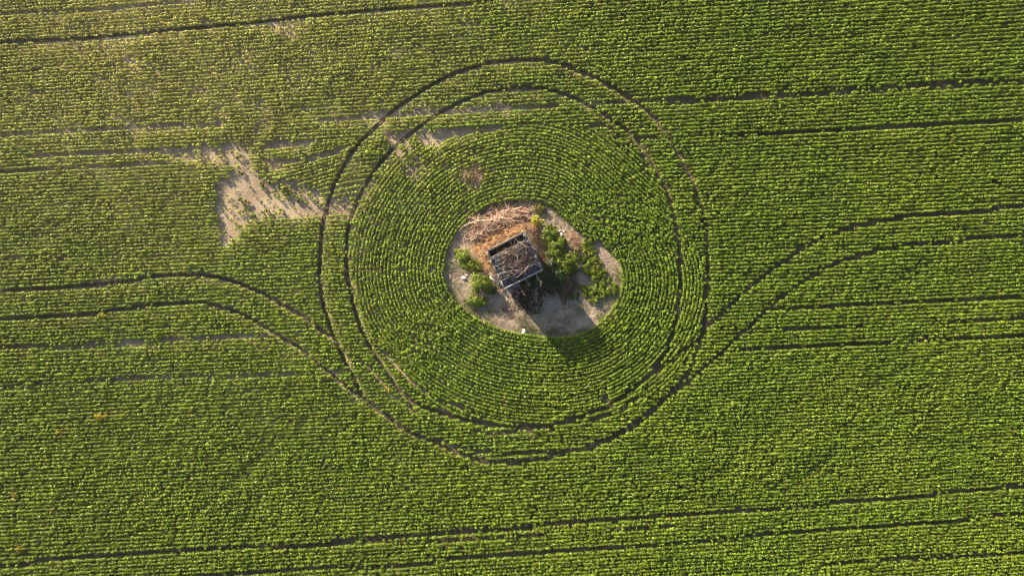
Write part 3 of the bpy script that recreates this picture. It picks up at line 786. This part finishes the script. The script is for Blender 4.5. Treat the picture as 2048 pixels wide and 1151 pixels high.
# ------------------------------------------------------------------ shrubs
def shrub(name, zx, zy, rx, ry, h, n, col, label, cat='shrub', group=None, leaf=(.10, .2), seed=0, nc=14, rag=.75, stems=True, pxy=None, wr=.45):
    g = np.random.default_rng(seed + 500)
    b = Z(zx, zy) if pxy is None else P(*pxy)
    b = b * (1 - .5 * h / H) + 0
    root = empty(name, (b[0], b[1], 0), label, cat, group)
    nc = int(nc * 1.9)
    th = g.uniform(0, 6.28, nc); rho = np.sqrt(g.random(nc)) * g.uniform(.7, 1.12, nc)
    cz = h * (1 - .6 * np.minimum(rho, 1.1) ** 2) * g.uniform(.55, .95, nc)
    cc = np.c_[np.cos(th) * rho * rx, np.sin(th) * rho * ry, cz]
    cr = (rx + ry) / 2 * g.uniform(.14, .34, nc)
    k = g.integers(0, nc, n)
    d = g.normal(0, 1, (n, 3)); d[:, 2] = np.abs(d[:, 2]) * .9 - .25; d /= np.linalg.norm(d, axis=1, keepdims=True)
    rr = cr[k] * (1 - rag * g.random(n)) * np.where(g.random(n) < .3, g.uniform(1, 2.1, n), 1)
    p = cc[k] + d * rr[:, None]; p[:, 2] = np.maximum(p[:, 2], .04)
    nr = d * .6 + (0, 0, .75) + g.normal(0, .35, (n, 3)); nr /= np.linalg.norm(nr, axis=1, keepdims=True)
    dd = d + g.normal(0, .6, (n, 3))
    ln = g.uniform(*leaf, n)
    tone = g.uniform(.6, 1.35, nc)[k]
    c = np.asarray(col)[None] * (tone * (1 + g.normal(0, .2, n)).clip(.4, 1.7))[:, None]
    y = g.random(n) < .12; c = np.where(y[:, None], c * np.array([1.7, 1.35, 1.0]), c)
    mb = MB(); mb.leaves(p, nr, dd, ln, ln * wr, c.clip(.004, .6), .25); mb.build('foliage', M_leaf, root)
    if stems:
        mb = MB()
        for i in range(nc):
            mid = cc[i] * np.array([.45, .45, .55]) + g.normal(0, .05, 3)
            mb.tube([(g.normal(0, .08), g.normal(0, .08), 0), mid, cc[i]], .02 + .008 * h, .008, (.16, .12, .08), 4)
        mb.build('stem', M_twig, root)
    return root


G1 = (.135, .20, .018); G2 = (.175, .235, .022); GY = (.42, .40, .035); GD = (.055, .11, .022)
shrub('shrub', 235, 490, .95, .75, 1.0, 1500, G2, 'bright green shrub on the west rim of the clearing', seed=1)
shrub('shrub', 300, 565, .95, .7, 1.0, 1300, G1, 'low green shrub against the dried weeds by the west wall', seed=2)
shrub('shrub', 360, 690, 1.15, 1.05, 1.5, 2600, G1, 'large rounded green shrub beside the south corner of the shed', seed=3, nc=20)
shrub('shrub', 320, 800, 1.15, .75, .7, 1500, G2, 'low spreading green bush on bare soil below the large rounded shrub', seed=4)
shrub('shrub', 430, 720, .6, .5, .9, 600, GD, 'small dark green bush tucked under the south corner of the shed', seed=5)
shrub('shrub', 752, 248, .62, .52, 1.0, 1000, GY, 'small yellow green bush at the north end of the brush heap', seed=6, nc=9)
shrub('shrub', 765, 165, .6, .5, .6, 420, (.13, .14, .03), 'thin straggly weed bush at the far north of the clearing', seed=7, nc=10)
shrub('shrub', 835, 350, .85, .95, 1.4, 1900, G1, 'green shrub with drooping shoots north east of the shed', seed=8, nc=16, leaf=(.12, .26), wr=.32)
shrub('shrub', 885, 440, 1.0, .9, 1.7, 2000, G1, 'tall green shrub in the middle of the east thicket', seed=9, nc=16, leaf=(.12, .26), wr=.32)
shrub('shrub', 950, 535, 1.05, 1.15, 1.6, 2500, G2, 'leafy green shrub at the south end of the east thicket', seed=10, nc=18, leaf=(.13, .28), wr=.34)
shrub('shrub', 800, 650, 1.9, 1.0, 1.4, 2300, (.035, .085, .03), 'dark green shrub in the shade below the east corner of the shed', seed=11, nc=18)  # shed's shadow put into the dark leaf colour
shrub('shrub', 890, 640, 1.1, 1.0, 1.4, 1500, (.03, .075, .022), 'dark leafy bush in shade beside the brown brush', seed=12)  # leaf colour darkened to fill in the shed's shadow
shrub('shrub', 1010, 770, .5, .35, .5, 350, (.06, .13, .035), 'small green weed bush in shade south east of the brown brush', seed=13, nc=8)
shrub('shrub', 1030, 470, .5, .7, .8, 500, (.12, .13, .04), 'olive green scrub among the pale dry stalks', seed=14, nc=9)

shrub('shrub', 850, 520, .75, .95, 1.3, 1500, (.06, .12, .02), 'dark green scrub between the rusty weeds and the leafy east thicket', seed=15, nc=12, leaf=(.1, .22), wr=.36)
shrub('shrub', 915, 400, .7, .6, 1.0, 1000, (.15, .20, .03), 'light green feathery bush near the white blocks on the thicket edge', seed=16, nc=12, leaf=(.12, .26), wr=.28)
shrub('shrub', 985, 590, .6, .6, 1.1, 900, (.07, .13, .02), 'deep green bush at the head of the brown brush by the grey log', seed=17, nc=10)
shrub('shrub', 690, 690, .9, .5, .9, 800, (.03, .07, .022), 'low dark bush in shade right under the front eave', seed=18, nc=10)  # shade under the eave painted into the leaves

# leafy weeds in the east of the clearing
g = np.random.default_rng(77)
EB = [(1055, 375), (1110, 380), (1150, 500), (1180, 570), (1250, 620), (1240, 660), (1200, 680), (1130, 640), (1080, 600), (1060, 500)]
SB = [(1060, 700), (1160, 690), (1240, 710), (1290, 680), (1310, 740), (1270, 770), (1180, 770), (1130, 810), (1080, 780), (1060, 740)]


def weed_proto(seed):
    return shrub('leafy_weed', 0, 0, .34, .34, .5, 150, G2, 'x', 'weed', None, (.12, .22), seed, 7, .4, True, (1024, 575.5), .55)


wp = [weed_proto(200 + i) for i in range(4)]
pts = []
for poly, n in ((EB, 40), (SB, 34)):
    cand = heap_pts(poly, 4000); got = []
    for c in cand:
        if all(math.hypot(c[0] - o[0], c[1] - o[1]) > 19 for o in got): got.append(c)
        if len(got) >= n: break
    pts += [(c, poly is EB) for c in got]
for i, ((zx, zy), e) in enumerate(pts):
    src = wp[i % 4]
    if i < 4: r_ = src
    else:
        r_ = src.copy(); C.objects.link(r_)
        for ch in list(src.children):
            k = ch.copy(); C.objects.link(k); k.parent = r_
    p = Z(zx, zy, 0); r_.location = (p[0], p[1], .03); r_.rotation_euler.z = g.uniform(0, 6.28); s = g.uniform(.6, 1.15) * (1 if e else .9); r_.scale = (s, s, s)
    tag(r_, 'leafy green weed in the eastern strip beside the bare wedge of soil' if e else 'leafy green weed in the loose patch by the south east rim', 'weed',
        'leafy weeds in the eastern strip' if e else 'leafy weeds by the south east rim')

mb = MB(); n = 5200
t_ = R.integers(0, len(HOLE_S), n); cpt = np.array([1065., 535.])
e_ = HOLE_S[t_] + R.normal(0, 3.0, (n, 2)); e_ = cpt + (e_ - cpt) * (1 - np.abs(R.normal(.0, .035, (n, 1))))
kp = noise(e_[:, 0] / 14, e_[:, 1] / 14, 71) > .52; e_ = e_[kp]; n = len(e_)
b = np.c_[(e_[:, 0] - 1024) * M_PX, (575.5 - e_[:, 1]) * M_PX, R.uniform(.04, .3, n)]
nr = R.normal(0, .5, (n, 3)) + (0, 0, .9); nr /= np.linalg.norm(nr, axis=1, keepdims=True)
mb.leaves(b, nr, R.normal(0, 1, (n, 3)), R.uniform(.08, .2, n), R.uniform(.03, .08, n), jit([.17, .23, .03], n, .35, .12))
tag(mb.build('rim_weeds', M_leaf), 'ragged fringe of low green weeds round the rim of the clearing', 'weeds', kind='stuff')

# thin grass on the shaded soil
mb = MB(); n = 6500
cl = R.normal(0, 1, (n, 2)); ctr = np.array([(850, 1010), (680, 980), (740, 1020), (960, 960), (760, 870), (640, 940), (310, 880), (1010, 720), (1060, 870), (900, 1030), (150, 560), (190, 700), (235, 800), (270, 850), (420, 880), (230, 560), (700, 1010), (880, 170), (1270, 640), (1200, 820)])
kk = R.integers(0, len(ctr), n); zz = ctr[kk] + cl * 28
b = np.array([Z(a, c_, .02 + .22 * random.random()) for a, c_ in zz])
ok = in_poly(b[:, 0] / M_PX + 1024, 575.5 - b[:, 1] / M_PX, HOLE_S)
b = b[ok]; n = len(b)
nr = R.normal(0, .5, (n, 3)) + (0, 0, .9); nr /= np.linalg.norm(nr, axis=1, keepdims=True)
mb.leaves(b + (0, 0, .05), nr, R.normal(0, 1, (n, 3)), R.uniform(.05, .15, n), R.uniform(.02, .05, n), jit([.09, .13, .03], n, .3, .12))
tag(mb.build('sparse_grass', M_leaf), 'thin tufts of grass on the soil in the south of the clearing', 'grass', kind='stuff')

# loose poles, log and pale forked branch
branch_thing('fallen_log', (1050, 535), (1100, 650), .4, .055, (.36, .28, .22), 'crooked grey log lying between the dry stalks and the weeds', None, 1, 2, 61, -.08)
branch_thing('forked_branch', (985, 690), (925, 905), .45, .026, (.50, .44, .40), 'pale forked dead branch lying on the shaded soil under the brown brush', None, 1, 5, 62, -.05, .3)
branch_thing('forked_branch', (960, 790), (945, 915), .25, .022, (.62, .56, .52), 'bleached Y shaped branch tip on the shaded grey soil', None, 1, 3, 63, -.05, .3)
branch_thing('dead_branch', (380, 610), (255, 635), .5, .028, (.42, .30, .22), 'brown branch lying between the two western shrubs', None, 2, 4, 64, .0)
branch_thing('thin_pole', (890, 235), (955, 385), .25, .02, (.12, .09, .07), 'thin dark pole lying on the soil near the two white blocks', None, 0, 0, 65, 0)
branch_thing('dead_branch', (800, 470), (850, 540), 1.3, .022, (.34, .33, .33), 'grey dead branch between the shed and the east thicket', None, 2, 5, 66, .1)


def lump(name, zx, zy, sz, col, label, cat, seed, flat=.7):
    g = np.random.default_rng(seed); mb = MB(); b = Z(zx, zy)
    nu, nv = 14, 9; vs = []
    for j in range(nv):
        ph = -math.pi / 2 + math.pi * j / (nv - 1)
        for i in range(nu):
            t = 2 * math.pi * i / nu
            d = np.array([math.cos(ph) * math.cos(t), math.cos(ph) * math.sin(t), math.sin(ph)])
            d = np.sign(d) * np.abs(d) ** .55            # blocky
            vs.append(d * np.array(sz) / 2 * (1 + g.normal(0, .07)))
    vs = np.array(vs); a = g.uniform(0, 3); ca, sa = math.cos(a), math.sin(a)
    vs = vs @ np.array([[ca, sa, 0], [-sa, ca, 0], [0, 0, 1]]) + (b[0], b[1], sz[2] * .42 + .03)
    q = [[j * nu + i, j * nu + (i + 1) % nu, (j + 1) * nu + (i + 1) % nu, (j + 1) * nu + i] for j in range(nv - 1) for i in range(nu)]
    mb.quads(vs, q, jit(col, len(q), .08, .02))
    return tag(mb.build(name, M_white, None, (b[0], b[1], 0)), label, cat)


lump('white_block', 905, 322, (.24, .2, .2), (.62, .58, .55), 'smaller white block on the sandy soil at the north east rim', 'block', 1)
lump('white_block', 917, 345, (.36, .27, .28), (.72, .70, .70), 'larger white block on the sandy soil at the north east rim', 'block', 2)
lump('white_block', 935, 325, (.3, .26, .14), (.50, .42, .36), 'flat beige stone touching the dry stalks by the white blocks', 'stone', 3)
lump('white_rubble', 238, 648, (.5, .3, .22), (.74, .70, .66), 'white chunk of rubble between the two western shrubs', 'rubble', 4)
lump('white_rubble', 258, 628, (.28, .18, .15), (.66, .62, .58), 'small white chunk touching the rubble between the western shrubs', 'rubble', 6)
lump('white_sack', 655, 1022, (.55, .42, .3), (.62, .62, .61), 'crumpled white sack at the southern edge of the clearing', 'sack', 5)


# dead bush among the ring rows and yellow weeds in the crop
mb = MB(); b = P(944, 352)
cb = R.normal(0, 1, (7, 2)) * (.38, .6)
for i in range(190):
    o_ = cb[i % 7]; p = b + np.array([o_[0] + R.normal(0, .2), o_[1] + R.normal(0, .22), 0]); p[2] = R.uniform(.05, .6)
    twig(mb, p, R.uniform(0, 6.28), R.uniform(.3, 1.0), R.uniform(.008, .022), np.array([.34, .22, .16]) * R.choice([.25, .5, .9, 1.6]), R.uniform(-.1, .6), .25)
tag(mb.build('dead_bush', M_twig, None, b), 'brown dead bush standing among the curved crop rows north of the clearing', 'bush')
for i, (x, y, rx, ry, lab) in enumerate((
        (203, 832, .75, .4, 'bright orange yellow weed clump in the crop at the far left'),
        (205, 631, .55, .3, 'yellow green weed clump touching the lower wheel track on the left'),
        (118, 866, .35, .4, 'faint yellow weed clump below the bright orange one'),
        (42, 1096, .45, .4, 'yellow weed clump near the bottom left corner of the field'),
        (30, 990, .35, .45, 'dull yellow weed clump by the left edge of the field'),
        (777, 779, .3, .3, 'yellow green weed on the bare wheel track south west of the circle'),
        (1040, 688, .22, .3, 'pale yellow weed in the rows just below the white sack'))):
    col = ((.42, .30, .02), (.30, .30, .02), (.26, .22, .02), (.34, .26, .02), (.26, .22, .03), (.30, .28, .03), (.24, .26, .03))[i]
    shrub('yellow_weed', 0, 0, rx, ry, .72, int(260 * (rx + ry)), col, lab, 'weed', 'yellow weeds in the crop', (.10, .18), 300 + i, 8, .3, True, (x, y))

# ------------------------------------------------------------------ air
mb = MB(); mb.box((0, 0, (H + 1) / 2 - .0), np.eye(3), (1500, 1500, H + 3), (1, 1, 1))
m, t, o = nt('hazy_air'); v = N(t, 'ShaderNodeVolumePrincipled'); v.inputs['Density'].default_value = .00065
v.inputs['Color'].default_value = (.95, .93, .85, 1); v.inputs['Anisotropy'].default_value = .82
t.links.new(v.outputs[0], o.inputs['Volume'])
tag(mb.build('haze', m), 'thin warm evening haze over the field', 'haze', kind='stuff')

# ------------------------------------------------------------------ sky, sun, camera
sc = bpy.context.scene
w = bpy.data.worlds.new('World'); sc.world = w; w.use_nodes = True
t = w.node_tree; bg = t.nodes['Background']; sk = t.nodes.new('ShaderNodeTexSky')
sk.sky_type = 'NISHITA'; sk.sun_disc = False; sk.sun_elevation = math.radians(EL)
sk.sun_rotation = math.radians(-math.degrees(math.atan2(-SX, SY)))
t.links.new(sk.outputs[0], bg.inputs[0]); bg.inputs[1].default_value = .06
su = bpy.data.lights.new('sun', 'SUN'); su.energy = 5.0; su.angle = math.radians(.5); su.color = (1, .82, .58)
so = bpy.data.objects.new('sun', su); C.objects.link(so); so.location = (-40, 50, 40)
c_, s_ = math.cos(math.radians(EL)), math.sin(math.radians(EL))
so.rotation_euler = Vector((-SX * c_, -SY * c_, -s_)).to_track_quat('-Z', 'Y').to_euler()
cam = bpy.data.cameras.new('camera'); co = bpy.data.objects.new('camera', cam); C.objects.link(co)
co.location = (0, 0, H); cam.sensor_width = 36; cam.lens = 36 * H / (2048 * M_PX); cam.clip_end = 3000; cam.clip_start = .5
sc.camera = co
sc.view_settings.view_transform = 'Standard'; sc.view_settings.look = 'None'; sc.view_settings.gamma = 1
sc.view_settings.exposure = 1.72
sc.cycles.filter_width = 1.0
